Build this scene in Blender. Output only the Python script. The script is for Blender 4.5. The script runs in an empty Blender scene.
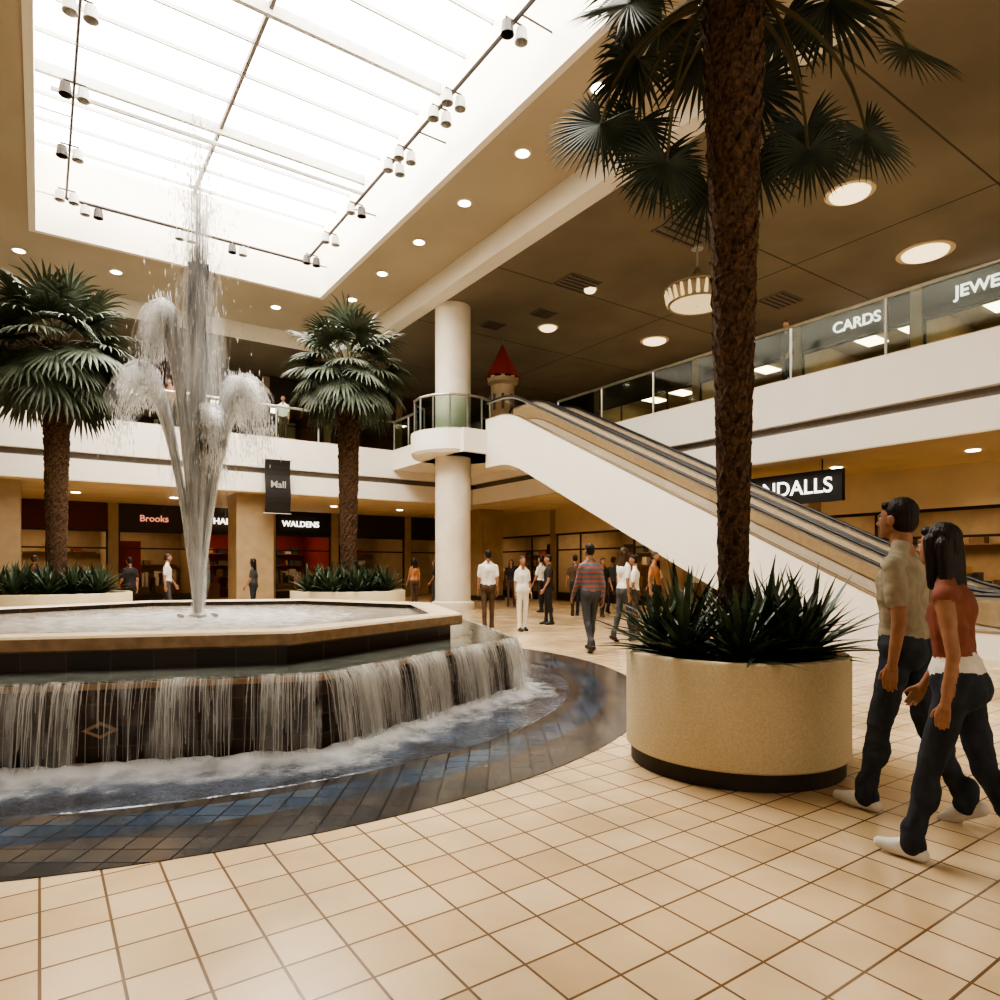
import bpy, math, random
import numpy as np
from mathutils import Vector, Matrix, Quaternion, noise
random.seed(7)
R = random.random
def U(a,b): return random.uniform(a,b)
MALL = math.radians(34.7)
CM, SM = math.cos(MALL), math.sin(MALL)
def uv2w(u,v): return (CM*u-SM*v, SM*u+CM*v)
def w2uv(x,y): return (CM*x+SM*y, -SM*x+CM*y)
SC = bpy.context.scene
COL = SC.collection

# ------------------------------------------------------------------ materials
def new_mat(name):
    m = bpy.data.materials.new(name); m.use_nodes = True
    nt = m.node_tree
    b = nt.nodes.get('Principled BSDF')
    return m, nt, b
def c4(c): return (c[0],c[1],c[2],1.0)
def mat(name, col, rough=0.5, metal=0.0, col2=None, nscale=8.0, bump=0.0, bscale=None, stretch=None, contrast=(0.35,0.65)):
    m, nt, b = new_mat(name)
    b.inputs['Base Color'].default_value = c4(col)
    b.inputs['Roughness'].default_value = rough
    b.inputs['Metallic'].default_value = metal
    if col2 is None: col2 = tuple(x*0.88 for x in col)
    tc = nt.nodes.new('ShaderNodeTexCoord')
    mp = nt.nodes.new('ShaderNodeMapping')
    nt.links.new(tc.outputs['Object'], mp.inputs['Vector'])
    if stretch: mp.inputs['Scale'].default_value = stretch
    nz = nt.nodes.new('ShaderNodeTexNoise'); nz.inputs['Scale'].default_value = nscale; nz.inputs['Detail'].default_value = 4
    nt.links.new(mp.outputs['Vector'], nz.inputs['Vector'])
    rp = nt.nodes.new('ShaderNodeValToRGB')
    rp.color_ramp.elements[0].position = contrast[0]; rp.color_ramp.elements[0].color = c4(col)
    rp.color_ramp.elements[1].position = contrast[1]; rp.color_ramp.elements[1].color = c4(col2)
    nt.links.new(nz.outputs['Fac'], rp.inputs['Fac'])
    nt.links.new(rp.outputs['Color'], b.inputs['Base Color'])
    if bump > 0:
        bp = nt.nodes.new('ShaderNodeBump'); bp.inputs['Strength'].default_value = bump; bp.inputs['Distance'].default_value = 0.02
        n2 = nt.nodes.new('ShaderNodeTexNoise'); n2.inputs['Scale'].default_value = bscale or nscale*2
        nt.links.new(mp.outputs['Vector'], n2.inputs['Vector'])
        nt.links.new(n2.outputs['Fac'], bp.inputs['Height']); nt.links.new(bp.outputs['Normal'], b.inputs['Normal'])
    return m
def emis(name, col, s):
    m = bpy.data.materials.new(name); m.use_nodes = True; nt = m.node_tree; nt.nodes.clear()
    e = nt.nodes.new('ShaderNodeEmission'); e.inputs[0].default_value = c4(col); e.inputs[1].default_value = s
    o = nt.nodes.new('ShaderNodeOutputMaterial'); nt.links.new(e.outputs[0], o.inputs[0]); return m
def brickmat(name, c1, c2, mortar, w, h, ms, rough=0.3, offset=0.0, mott=0.25, mscale=0.8, rot=(0,0,0), bump=0.3, blue=None):
    m, nt, b = new_mat(name)
    tc = nt.nodes.new('ShaderNodeTexCoord'); mp = nt.nodes.new('ShaderNodeMapping')
    mp.inputs['Rotation'].default_value = rot
    nt.links.new(tc.outputs['Object'], mp.inputs['Vector'])
    br = nt.nodes.new('ShaderNodeTexBrick'); br.offset = offset; br.squash = 1.0
    br.inputs['Color1'].default_value = c4(c1); br.inputs['Color2'].default_value = c4(c2); br.inputs['Mortar'].default_value = c4(mortar)
    br.inputs['Scale'].default_value = 1.0; br.inputs['Mortar Size'].default_value = ms; br.inputs['Mortar Smooth'].default_value = 0.1
    br.inputs['Brick Width'].default_value = w; br.inputs['Row Height'].default_value = h
    nt.links.new(mp.outputs['Vector'], br.inputs['Vector'])
    nz = nt.nodes.new('ShaderNodeTexNoise'); nz.inputs['Scale'].default_value = mscale; nz.inputs['Detail'].default_value = 5
    nt.links.new(tc.outputs['Object'], nz.inputs['Vector'])
    rp = nt.nodes.new('ShaderNodeValToRGB')
    rp.color_ramp.elements[0].position = 0.3; rp.color_ramp.elements[0].color = (1-mott,1-mott*1.05,1-mott*1.15,1)
    rp.color_ramp.elements[1].position = 0.65; rp.color_ramp.elements[1].color = (1,1,1,1)
    if blue:
        e=rp.color_ramp.elements.new(0.5); e.color=c4(blue)
    nt.links.new(nz.outputs['Fac'], rp.inputs['Fac'])
    mx = nt.nodes.new('ShaderNodeMixRGB'); mx.blend_type = 'MULTIPLY'; mx.inputs[0].default_value = 1
    nt.links.new(br.outputs['Color'], mx.inputs[1]); nt.links.new(rp.outputs['Color'], mx.inputs[2])
    nt.links.new(mx.outputs[0], b.inputs['Base Color'])
    b.inputs['Roughness'].default_value = rough
    bp = nt.nodes.new('ShaderNodeBump'); bp.inputs['Strength'].default_value = bump; bp.inputs['Distance'].default_value = 0.004; bp.invert = True
    nt.links.new(br.outputs['Fac'], bp.inputs['Height']); nt.links.new(bp.outputs['Normal'], b.inputs['Normal'])
    return m
def glassmat(name, tint, fac=0.12, rough=0.05, gcol=(1,1,1)):
    m = bpy.data.materials.new(name); m.use_nodes = True; nt = m.node_tree; nt.nodes.clear()
    t = nt.nodes.new('ShaderNodeBsdfTransparent'); t.inputs[0].default_value = c4(tint)
    g = nt.nodes.new('ShaderNodeBsdfGlossy'); g.inputs['Roughness'].default_value = rough; g.inputs[0].default_value = c4(gcol)
    x = nt.nodes.new('ShaderNodeMixShader'); x.inputs[0].default_value = fac
    o = nt.nodes.new('ShaderNodeOutputMaterial')
    nt.links.new(t.outputs[0], x.inputs[1]); nt.links.new(g.outputs[0], x.inputs[2]); nt.links.new(x.outputs[0], o.inputs[0]); return m

M = {}
M['tile'] = brickmat('floor_tile', (0.80,0.62,0.405), (0.68,0.50,0.30), (0.20,0.125,0.07), 0.235, 0.235, 0.0055, rough=0.20, mott=0.34, mscale=0.9)
M['darktile'] = brickmat('dark_paver', (0.080,0.066,0.056), (0.135,0.105,0.080), (0.026,0.02,0.017), 0.15, 0.15, 0.006, rough=0.2, mott=0.5, mscale=1.1, blue=(0.55,0.66,0.82))  # blue patches put the skylight's reflection into the paver colour
M['skyrefl'] = brickmat('paver_sky_reflection', (0.055,0.085,0.14), (0.10,0.125,0.16), (0.02,0.02,0.025), 0.15, 0.15, 0.006, rough=0.2, mott=0.6, mscale=1.6)  # blue band of pavers, skylight reflection painted into their colour
M['founttile'] = brickmat('fountain_tile', (0.030,0.016,0.011), (0.055,0.028,0.017), (0.10,0.06,0.038), 0.3, 0.15, 0.004, rough=0.2, mott=0.3, rot=(math.radians(90),0,0))
M['white'] = mat('painted_white', (0.86,0.81,0.73), 0.55, nscale=1.0, col2=(0.83,0.78,0.70))
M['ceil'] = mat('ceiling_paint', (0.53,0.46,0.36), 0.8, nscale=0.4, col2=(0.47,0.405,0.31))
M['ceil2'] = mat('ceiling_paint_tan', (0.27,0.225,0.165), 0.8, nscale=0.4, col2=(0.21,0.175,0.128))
M['seam'] = mat('seam_dark', (0.10,0.08,0.06), 0.8)
M['soffit'] = mat('soffit_cream', (0.70,0.58,0.40), 0.7, nscale=1)
M['slit'] = mat('slit_grey', (0.22,0.19,0.16), 0.7)
M['coltan'] = mat('column_cream', (0.84,0.77,0.65), 0.5, nscale=1.5)
M['concrete'] = mat('planter_concrete', (0.70,0.59,0.40), 0.75, col2=(0.56,0.45,0.28), nscale=70, bump=0.25, bscale=120, contrast=(0.3,0.8))
M['base'] = mat('planter_base_dark', (0.045,0.035,0.027), 0.5)
M['soil'] = mat('soil', (0.05,0.03,0.018), 0.95, nscale=30, bump=0.6)
M['coping'] = mat('coping_stone', (0.36,0.235,0.14), 0.3, col2=(0.25,0.16,0.09), nscale=12)
M['copingtop'] = mat('coping_top', (0.76,0.62,0.43), 0.3, nscale=10)
M['trunk'] = mat('palm_trunk', (0.15,0.085,0.045), 0.9, col2=(0.04,0.022,0.013), nscale=22, bump=1.0, bscale=40)
M['boot'] = mat('palm_boot', (0.17,0.10,0.055), 0.85, col2=(0.055,0.03,0.018), nscale=30, bump=0.6)
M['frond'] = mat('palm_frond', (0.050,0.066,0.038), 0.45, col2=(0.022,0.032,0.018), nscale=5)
M['frond2'] = mat('palm_frond_grey_green', (0.15,0.175,0.125), 0.5, col2=(0.06,0.08,0.05), nscale=4)  # lighter grey-green fronds of the far palms
M['petiole'] = mat('palm_petiole', (0.12,0.10,0.045), 0.6)
M['leaf'] = mat('agave_leaf', (0.080,0.120,0.065), 0.38, col2=(0.028,0.050,0.028), nscale=6)
M['steel'] = mat('brushed_steel', (0.62,0.60,0.56), 0.3, 0.9)
M['black'] = mat('black_rubber', (0.02,0.017,0.016), 0.4)
M['dark'] = mat('dark_bronze', (0.045,0.030,0.022), 0.4)
M['bronze'] = mat('bronze_panel', (0.36,0.29,0.20), 0.35, 0.3)
M['tanpanel'] = mat('balustrade_tan', (0.58,0.46,0.31), 0.4)
M['step'] = mat('escalator_step', (0.20,0.18,0.16), 0.4, 0.5, nscale=200)
M['glass'] = glassmat('rail_glass', (0.72,0.79,0.74), 0.03)
M['bglass'] = glassmat('bronze_glass', (0.90,0.86,0.80), 0.05)
M['mullion'] = mat('mullion_grey', (0.50,0.48,0.45), 0.5)
M['sky'] = emis('skylight_diffuser', (1.0,0.955,0.875), 11.5)
M['lamp'] = emis('lamp_warm', (1.0,0.86,0.62), 16.0)
M['lampbig'] = emis('lamp_warm_big', (1.0,0.78,0.46), 1.8)
M['lampshade'] = emis('lamp_shade_glow', (1.0,0.72,0.38), 0.9)
M['shopceil'] = emis('shop_ceiling_light', (1.0,0.80,0.54), 8.0)
M['red'] = mat('roof_red', (0.33,0.035,0.018), 0.5)
M['signwhite'] = emis('sign_letters', (1.0,0.93,0.82), 2.2)
M['signpink'] = emis('sign_letters_pink', (0.9,0.35,0.22), 0.9)
for i,(n,c) in enumerate([('hdr_brown',(0.060,0.042,0.032)),('hdr_red',(0.13,0.03,0.022)),('hdr_cream',(0.5,0.40,0.26)),('hdr_black',(0.022,0.018,0.016)),
    ('shop_wall',(0.46,0.34,0.21)),('shop_wall_red',(0.40,0.05,0.03)),('shelf_wood',(0.24,0.14,0.075)),('pilaster',(0.42,0.31,0.19)),('upwall',(0.13,0.055,0.040))]):
    M[n] = mat(n, c, 0.6, nscale=3)
merch = []
for i,c in enumerate([(0.35,0.08,0.05),(0.6,0.52,0.40),(0.08,0.07,0.07),(0.10,0.12,0.16),(0.42,0.26,0.12),(0.22,0.13,0.07),(0.7,0.66,0.58),(0.12,0.14,0.10),(0.05,0.04,0.035)]):
    mm = mat('goods_%d'%i, c, 0.6, nscale=12); merch.append(mm)

def watermat(name, a, col=(0.95,0.95,0.93)):
    m = bpy.data.materials.new(name); m.use_nodes=True; nt=m.node_tree; nt.nodes.clear()
    d=nt.nodes.new('ShaderNodeBsdfDiffuse'); d.inputs[0].default_value=c4(col)
    tl=nt.nodes.new('ShaderNodeBsdfTranslucent'); tl.inputs[0].default_value=c4(col)
    t=nt.nodes.new('ShaderNodeBsdfTransparent')
    gl=nt.nodes.new('ShaderNodeBsdfGlossy'); gl.inputs['Roughness'].default_value=0.25
    x=nt.nodes.new('ShaderNodeMixShader'); x.inputs[0].default_value=0.55
    nt.links.new(d.outputs[0],x.inputs[1]); nt.links.new(tl.outputs[0],x.inputs[2])
    g2=nt.nodes.new('ShaderNodeMixShader'); g2.inputs[0].default_value=0.15
    nt.links.new(x.outputs[0],g2.inputs[1]); nt.links.new(gl.outputs[0],g2.inputs[2])
    y=nt.nodes.new('ShaderNodeMixShader'); o=nt.nodes.new('ShaderNodeOutputMaterial')
    nt.links.new(t.outputs[0],y.inputs[1]); nt.links.new(g2.outputs[0],y.inputs[2]); nt.links.new(y.outputs[0],o.inputs[0])
    return m,nt,y
def plainwater(name,a,col=(0.95,0.95,0.93)):
    m,nt,y=watermat(name,a,col)
    nz=nt.nodes.new('ShaderNodeTexNoise'); nz.inputs['Scale'].default_value=6
    tc=nt.nodes.new('ShaderNodeTexCoord'); nt.links.new(tc.outputs['Object'],nz.inputs['Vector'])
    mr=nt.nodes.new('ShaderNodeMapRange'); mr.inputs[3].default_value=a*0.6; mr.inputs[4].default_value=min(1,a*1.4)
    nt.links.new(nz.outputs['Fac'],mr.inputs[0]); nt.links.new(mr.outputs[0],y.inputs[0]); return m
def streakwater(name,scale,lo,hi,amax,col=(0.95,0.95,0.93),nscale=1.0):
    m,nt,y=watermat(name,1,col)
    at=nt.nodes.new('ShaderNodeAttribute'); at.attribute_name='foam'
    tc=nt.nodes.new('ShaderNodeTexCoord'); mp=nt.nodes.new('ShaderNodeMapping'); mp.inputs['Scale'].default_value=scale
    nt.links.new(tc.outputs['Object'],mp.inputs['Vector'])
    nz=nt.nodes.new('ShaderNodeTexNoise'); nz.inputs['Scale'].default_value=nscale; nz.inputs['Detail'].default_value=5
    nt.links.new(mp.outputs['Vector'],nz.inputs['Vector'])
    ad=nt.nodes.new('ShaderNodeMath'); ad.operation='ADD'
    nt.links.new(at.outputs['Fac'],ad.inputs[0]); nt.links.new(nz.outputs['Fac'],ad.inputs[1])
    mr=nt.nodes.new('ShaderNodeMapRange'); mr.inputs[1].default_value=lo; mr.inputs[2].default_value=hi; mr.inputs[3].default_value=0; mr.inputs[4].default_value=amax
    nt.links.new(ad.outputs[0],mr.inputs[0]); nt.links.new(mr.outputs[0],y.inputs[0]); return m
M['spray'] = plainwater('water_spray', 0.55, (0.99,0.99,0.98))
M['fall'] = plainwater('water_fall', 0.55, (0.98,0.98,0.95))
M['foam'] = streakwater('water_foam',(1,1,1),0.62,1.15,0.96,(0.97,0.97,0.97),5.0)
M['veil'] = streakwater('water_veil',(1,1,0.05),0.75,1.35,0.75,(0.97,0.97,0.95),16.0)
M['plume'] = streakwater('water_plume',(1,1,0.10),0.60,1.30,0.70,(0.99,0.99,0.98),14.0)
def poolmat(name, c, c2, rough=0.08, ns=9, bs=0.5):
    return mat(name, c, rough, col2=c2, nscale=ns, bump=bs, bscale=14)
M['pool'] = poolmat('basin_water', (0.30,0.27,0.22), (0.46,0.42,0.36), 0.12)
M['ledgewater'] = poolmat('ledge_water', (0.085,0.092,0.080), (0.14,0.15,0.13), 0.10, 6, 0.25)
M['floorwater'] = poolmat('floor_water', (0.11,0.13,0.165), (0.05,0.052,0.06), 0.12, 2.0, 0.35)  # blue-grey tone is the skylight's reflection put into the water colour

# ------------------------------------------------------------------ mesh builder
class MB:
    def __init__(s): s.v=[]; s.f=[]; s.mi=[]; s.mats=[]; s.tf=None
    def m(s, mt):
        if isinstance(mt,str): mt = M[mt]
        if mt not in s.mats: s.mats.append(mt)
        return s.mats.index(mt)
    def add(s, vs, fs, mt):
        k = len(s.v); i = s.m(mt)
        if s.tf: vs = [s.tf(*p) for p in vs]
        s.v.extend([tuple(p) for p in vs]); s.f.extend([tuple(k+a for a in f) for f in fs]); s.mi.extend([i]*len(fs))
    def box(s, x0,x1,y0,y1,z0,z1, mt):
        vs=[(x0,y0,z0),(x1,y0,z0),(x1,y1,z0),(x0,y1,z0),(x0,y0,z1),(x1,y0,z1),(x1,y1,z1),(x0,y1,z1)]
        s.add(vs,[(0,3,2,1),(4,5,6,7),(0,1,5,4),(1,2,6,5),(2,3,7,6),(3,0,4,7)],mt)
    def ring(s, pts_list, mt, closed=True, cap0=False, cap1=False):
        n=len(pts_list[0]); vs=[p for r in pts_list for p in r]; fs=[]
        for i in range(len(pts_list)-1):
            for j in range(n if closed else n-1):
                a=i*n+j; b=i*n+(j+1)%n; fs.append((a,b,b+n,a+n))
        if cap0: fs.append(tuple(range(n-1,-1,-1)))
        if cap1: fs.append(tuple((len(pts_list)-1)*n+j for j in range(n)))
        s.add(vs,fs,mt)
    def lathe(s, prof, mt, n=48, c=(0,0), ang0=0, capb=False, capt=False):
        rows=[[(c[0]+r*math.cos(ang0+2*math.pi*j/n), c[1]+r*math.sin(ang0+2*math.pi*j/n), z) for j in range(n)] for r,z in prof]
        s.ring(rows, mt, True, capb, capt)
    def tube(s, pts, rad, mt, n=6, cap=True):
        pts=[Vector(p) for p in pts]; rows=[]
        for i,p in enumerate(pts):
            t=(pts[min(i+1,len(pts)-1)]-pts[max(i-1,0)])
            if t.length<1e-9: t=Vector((0,0,1))
            t.normalize(); up=Vector((0,0,1)) if abs(t.z)<0.9 else Vector((1,0,0))
            a=t.cross(up).normalized(); b=t.cross(a)
            r=rad[i] if isinstance(rad,(list,tuple)) else rad
            rows.append([tuple(p+a*r*math.cos(2*math.pi*j/n)+b*r*math.sin(2*math.pi*j/n)) for j in range(n)])
        s.ring(rows, mt, True, cap, cap)
    def cone(s, a,b,ra,rb,mt='white',n=12):   # round cone (tapered capsule)
        a=Vector(a); b=Vector(b); t=b-a; L=t.length
        if L<1e-6: t=Vector((0,0,1))
        t.normalize(); up=Vector((0,0,1)) if abs(t.z)<0.9 else Vector((1,0,0))
        x=t.cross(up).normalized(); y=t.cross(x); rows=[]
        for k in range(6):
            th=-math.pi/2+ (k+0.3)/5.3*math.pi/2; rows.append((a+t*ra*math.sin(th), ra*math.cos(th)))
        for k in range(6):
            th=(k)/5.3*math.pi/2; rows.append((b+t*rb*math.sin(th), rb*math.cos(th)))
        s.ring([[tuple(c+x*r*math.cos(2*math.pi*j/n)+y*r*math.sin(2*math.pi*j/n)) for j in range(n)] for c,r in rows], mt, True, True, True)
    def ell(s, c, r, mt='white', n=16, m=10):
        rows=[]
        for k in range(m):
            th=-math.pi/2+(k+0.35)/(m-0.3)*math.pi
            rows.append([(c[0]+r[0]*math.cos(th)*math.cos(2*math.pi*j/n), c[1]+r[1]*math.cos(th)*math.sin(2*math.pi*j/n), c[2]+r[2]*math.sin(th)) for j in range(n)])
        s.ring(rows, mt, True, True, True)
    def mesh(s, name):
        me=bpy.data.meshes.new(name); me.from_pydata(s.v,[],s.f)
        for mt in s.mats: me.materials.append(mt)
        me.polygons.foreach_set('material_index', s.mi); me.update(); return me
    def obj(s, name, rot=0.0, loc=(0,0,0), parent=None, smooth=False):
        me=s.mesh(name); o=bpy.data.objects.new(name, me); COL.objects.link(o)
        o.rotation_euler=(0,0,rot); o.location=loc
        if parent: o.parent=parent
        if smooth:
            me.shade_smooth()
            try: me.set_sharp_from_angle(angle=math.radians(40))
            except Exception: pass
        return o
def attrobj(name,vs,fs,fa,mt,parent):
    me=bpy.data.meshes.new(name); me.from_pydata(vs,[],fs); me.materials.append(M[mt])
    at=me.attributes.new('foam','FLOAT','POINT'); at.data.foreach_set('value',fa); me.shade_smooth()
    o=bpy.data.objects.new(name,me); COL.objects.link(o); o.parent=parent; return o
def empty(name, loc=(0,0,0), rot=0.0, parent=None):
    o=bpy.data.objects.new(name,None); COL.objects.link(o); o.location=loc; o.rotation_euler=(0,0,rot); o.empty_display_size=0.2
    if parent: o.parent=parent
    return o
def text(name, body, loc, rotz, size, mt, parent, ext=0.01):
    cu=bpy.data.curves.new(name,'FONT'); cu.body=body; cu.size=size; cu.align_x='CENTER'; cu.align_y='CENTER'; cu.extrude=ext; cu.offset=0.006
    cu.materials.append(M[mt] if isinstance(mt,str) else mt)
    o=bpy.data.objects.new(name,cu); COL.objects.link(o); o.location=loc; o.rotation_euler=(math.radians(90),0,rotz); o.parent=parent; return o

L2=5.8
# ------------------------------------------------------------------ floor
b=MB(); b.box(-16,28,-8,36,-0.2,0,'tile'); b.obj('floor',MALL)

# ------------------------------------------------------------------ ceiling
b=MB()
SU0,SU1,SV0,SV1=-0.1,8.0,4.0,22.5
ZC,ZR=10.8,10.2
BU=10.5
b.box(-16,SU0,-8,26.6,ZC,ZC+0.3,'ceil'); b.box(SU1,BU,-8,26.6,ZC,ZC+0.3,'ceil')
b.box(SU0,SU1,-8,SV0,ZC,ZC+0.3,'ceil'); b.box(SU0,SU1,SV1,26.6,ZC,ZC+0.3,'ceil')
b.obj('ceiling',MALL)
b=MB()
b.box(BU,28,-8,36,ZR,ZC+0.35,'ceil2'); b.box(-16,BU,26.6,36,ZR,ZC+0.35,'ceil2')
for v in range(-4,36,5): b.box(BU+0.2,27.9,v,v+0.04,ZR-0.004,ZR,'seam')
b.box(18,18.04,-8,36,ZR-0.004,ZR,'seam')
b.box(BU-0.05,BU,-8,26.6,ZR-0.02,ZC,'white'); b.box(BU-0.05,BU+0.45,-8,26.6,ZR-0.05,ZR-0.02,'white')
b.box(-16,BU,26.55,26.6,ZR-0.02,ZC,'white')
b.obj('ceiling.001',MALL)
# skylight
sk=empty('skylight',rot=MALL)
b=MB(); t=0.15; zt=13.2
b.box(SU0-t,SU0+0.01,SV0-t,SV1+t,ZC-0.03,zt,'white'); b.box(SU1-0.01,SU1+t,SV0-t,SV1+t,ZC-0.03,zt,'white')
b.box(SU0,SU1,SV0-t,SV0+0.01,ZC-0.03,zt,'white'); b.box(SU0,SU1,SV1-0.01,SV1+t,ZC-0.03,zt,'white'); b.obj('light_well',parent=sk)
b=MB(); b.box(SU0,SU1,SV0,SV1,zt-0.05,zt,'sky'); b.obj('diffuser_glazing',parent=sk)
b=MB()
v=SV0+0.9
k=0
while v<SV1-0.3:
    big = (k%4==0)
    w=0.11 if big else 0.045
    b.box(SU0,SU1,v-w/2,v+w/2,zt-(0.32 if big else 0.16),zt-0.06,'mullion'); v+=1.15; k+=1
for u in (3.95,): b.box(u-0.04,u+0.04,SV0,SV1,zt-0.2,zt-0.06,'slit')
b.obj('glazing_bars',parent=sk)
tr=empty('track_lighting',rot=MALL)
b=MB(); zt2=11.55
b.tube([(7.25,4.3,zt2),(7.25,21.8,zt2)],0.045,'dark'); b.tube([(0.6,21.8,zt2),(7.3,21.8,zt2)],0.045,'dark'); b.tube([(0.6,4.3,zt2),(0.6,21.8,zt2)],0.03,'dark')
b.tube([(0.2,18.2,12.3),(7.8,18.2,12.3)],0.06,'mullion')
for q in range(5,22,4):
    b.tube([(0.6,q+0.8,zt2),(-0.08,q+0.8,zt2)],0.02,'mullion'); b.tube([(7.25,q+0.8,zt2),(7.98,q+0.8,zt2)],0.02,'dark')
b.obj('track_rails',parent=tr)
b=MB()
for (u,v) in [(7.25,q) for q in (8,10,12.2,12.8,14.5,15.1,17.5,19.5,21.2)]+[(0.6,q) for q in (14,16.5,19,21.3)]+[(q,21.8) for q in (1.2,3.6,5.1)]:
    for du in (-0.16,0.16):
        hm='mullion' if R()<0.6 else 'dark'
        b.lathe([(0.05,zt2-0.05),(0.10,zt2-0.08),(0.13,zt2-0.32),(0.11,zt2-0.32),(0.08,zt2-0.2)],hm,12,(u+du,v),capb=False,capt=True)
    b.tube([(u-0.2,v,zt2),(u+0.2,v,zt2)],0.02,'dark')
b.obj('spot_heads',parent=tr)
# downlights
b=MB()
dl=[(9.0,12.1+2.5*i) for i in range(-2,6)]+[(u,24.3) for u in (-3,-0.5,2,4.5,7,9.6)]+[(-1.6,q) for q in (10,13,16,19,22)]
for u,v in dl:
    b.lathe([(0.20,ZC-0.012),(0.20,ZC-0.001)],'white',20,(u,v),capb=True)
    b.lathe([(0.15,ZC-0.016),(0.15,ZC-0.012)],'lamp',20,(u,v),capb=True)
b.obj('recessed_ceiling_lights',MALL)
b=MB()
KZ=(ZR-1.4)/8.7
for x,y,r in [(11.7,18.3,0.55),(5.9,25.4,0.42),(1.73,24,0.30),(8.1,15.4,0.42),(2.8,20.7,0.18),(11,24,0.45)]:
    u,v=w2uv(x*KZ,y*KZ)
    b.lathe([(r*1.3,ZR-0.03),(r*1.3,ZR-0.001)],'soffit',28,(u,v),capb=True)
    b.lathe([(r*0.8,ZR-0.12),(r*1.0,ZR-0.08),(r*1.05,ZR-0.03)],'lampbig',28,(u,v),capb=True)
b.obj('dome_ceiling_lights',MALL,smooth=False)
b=MB()
for x,y,s in [(2.35,20.3,0.6),(9.1,21.6,0.6),(1.5,22.7,0.4),(-.25,23.8,0.4),(4.9,17.1,0.8),(7.4,14.0,0.7)]:
    u,v=w2uv(x*KZ,y*KZ)
    b.box(u-s,u+s,v-s*0.8,v+s*0.8,ZR-0.03,ZR-0.001,'slit')
    for q in range(5): b.box(u-s+0.05,u+s-0.05,v-s*0.7+q*s*0.32,v-s*0.7+q*s*0.32+0.06,ZR-0.045,ZR-0.03,'seam')
b.obj('ceiling_air_vents',MALL)

# chandelier
ch=empty('chandelier',(5.40,18.2,0),0)
b=MB(); b.tube([(0,0,ZR),(0,0,9.25)],0.03,'mullion'); b.lathe([(0.16,ZR-0.08),(0.16,ZR-0.001)],'mullion',20,capb=True)
b.lathe([(0.04,9.62),(0.16,9.42),(0.16,9.38)],'bronze',16)
for k in range(8):
    a=k*math.pi/4; b.tube([(0,0,9.5),(0.80*math.cos(a),0.80*math.sin(a),9.02)],0.014,'bronze')
for z,r in ((9.02,0.86),(8.62,0.76)):
    b.tube([(r*math.cos(a*math.pi/18),r*math.sin(a*math.pi/18),z) for a in range(37)],0.035,'bronze',6,False)
b.lathe([(0.80,8.99),(0.72,8.63)],'bronze',36); b.lathe([(0.02,8.56),(0.4,8.57),(0.72,8.61)],'lampshade',36)
b.obj('drum_frame',parent=ch)
b=MB()
for k in range(24):
    a=k*2*math.pi/24
    b.cone((0.85*math.cos(a),0.85*math.sin(a),8.95),(0.78*math.cos(a),0.78*math.sin(a),8.68),0.035,0.055,'lampshade',8)
b.obj('glass_shades',parent=ch)

# ------------------------------------------------------------------ upper slabs & fascia
def slab(b,u0,u1,v0,v1,du,dv):
    b.box(u0,u1,v0,v1,4.8,L2+0.05,'white')
    b.box(u0+0.18*du,u1,v0+0.18*dv,v1,4.6,4.8,'slit')
    b.box(u0+0.04*du,u1,v0+0.04*dv,v1,3.98,4.6,'white')
    b.box(u0+0.04*du,u1,v0+0.04*dv,v1,3.95,3.98,'soffit')
b=MB(); slab(b,-16,28,23.0,36,0,1); slab(b,14.5,28,-8,22.99,1,0)
b.box(11.0,14.5,17.9,23.0,5.1,L2+0.05,'white')
b.lathe([(1.35,5.1),(1.42,5.2),(1.42,L2+0.05)],'white',48,(11.5,19.4),capb=True,capt=True)
b.obj('upper_floor',MALL)
# column
b=MB(); b.lathe([(0.72,0),(0.72,0.25),(0.6,0.30),(0.6,5.1)],'coltan',48,(11.5,19.4)); b.lathe([(0.6,5.85),(0.6,ZR)],'coltan',48,(11.5,19.4))
b.obj('round_column',MALL,smooth=True)
for i,(u,v,s) in enumerate([(6.1,24.2,0.62),(-1.0,24.2,0.55),(16.2,24.5,0.55)]):
    b=MB(); b.box(u-s,u+s,v-s,v+s,0,3.95,'pilaster'); b.box(u-s-0.05,u+s+0.05,v-s-0.05,v+s+0.05,0,0.2,'hdr_brown'); b.obj('square_column',MALL)

# ------------------------------------------------------------------ railings
def railing(name, pts, z, h=1.1, gap=1.5):
    e=empty(name,rot=MALL); g=MB(); p=MB()
    for (a,c) in zip(pts[:-1],pts[1:]):
        a=Vector((a[0],a[1],z)); c=Vector((c[0],c[1],z)); L=(c-a).length; n=max(1,round(L/gap)); t=(c-a)/n; d=t.normalized(); s=Vector((-d.y,d.x,0))*0.008
        for i in range(n):
            q0=a+t*i+d*0.03; q1=a+t*(i+1)-d*0.03
            vs=[]
            for zz in (0.06,h-0.06):
                for w in (q0-s,q1-s,q1+s,q0+s): vs.append((w.x,w.y,z+zz))
            g.add(vs,[(0,3,2,1),(4,5,6,7),(0,1,5,4),(1,2,6,5),(2,3,7,6),(3,0,4,7)],'glass')
            p.tube([tuple(a+t*i),tuple(a+t*i+Vector((0,0,h)))],0.035,'steel',8)
        p.tube([tuple(c),tuple(c+Vector((0,0,h)))],0.035,'steel',8)
        p.tube([(a.x,a.y,z+h),(c.x,c.y,z+h)],0.045,'steel',8)
    g.obj('glass_panels',parent=e); p.obj('posts_and_handrail',parent=e)
zr=L2+0.05
railing('balcony_railing',[(-14,23.1),(11.1,23.1)],zr)
railing('balcony_railing',[(14.62,-6),(14.62,17.6)],zr,1.25,2.1)
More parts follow.
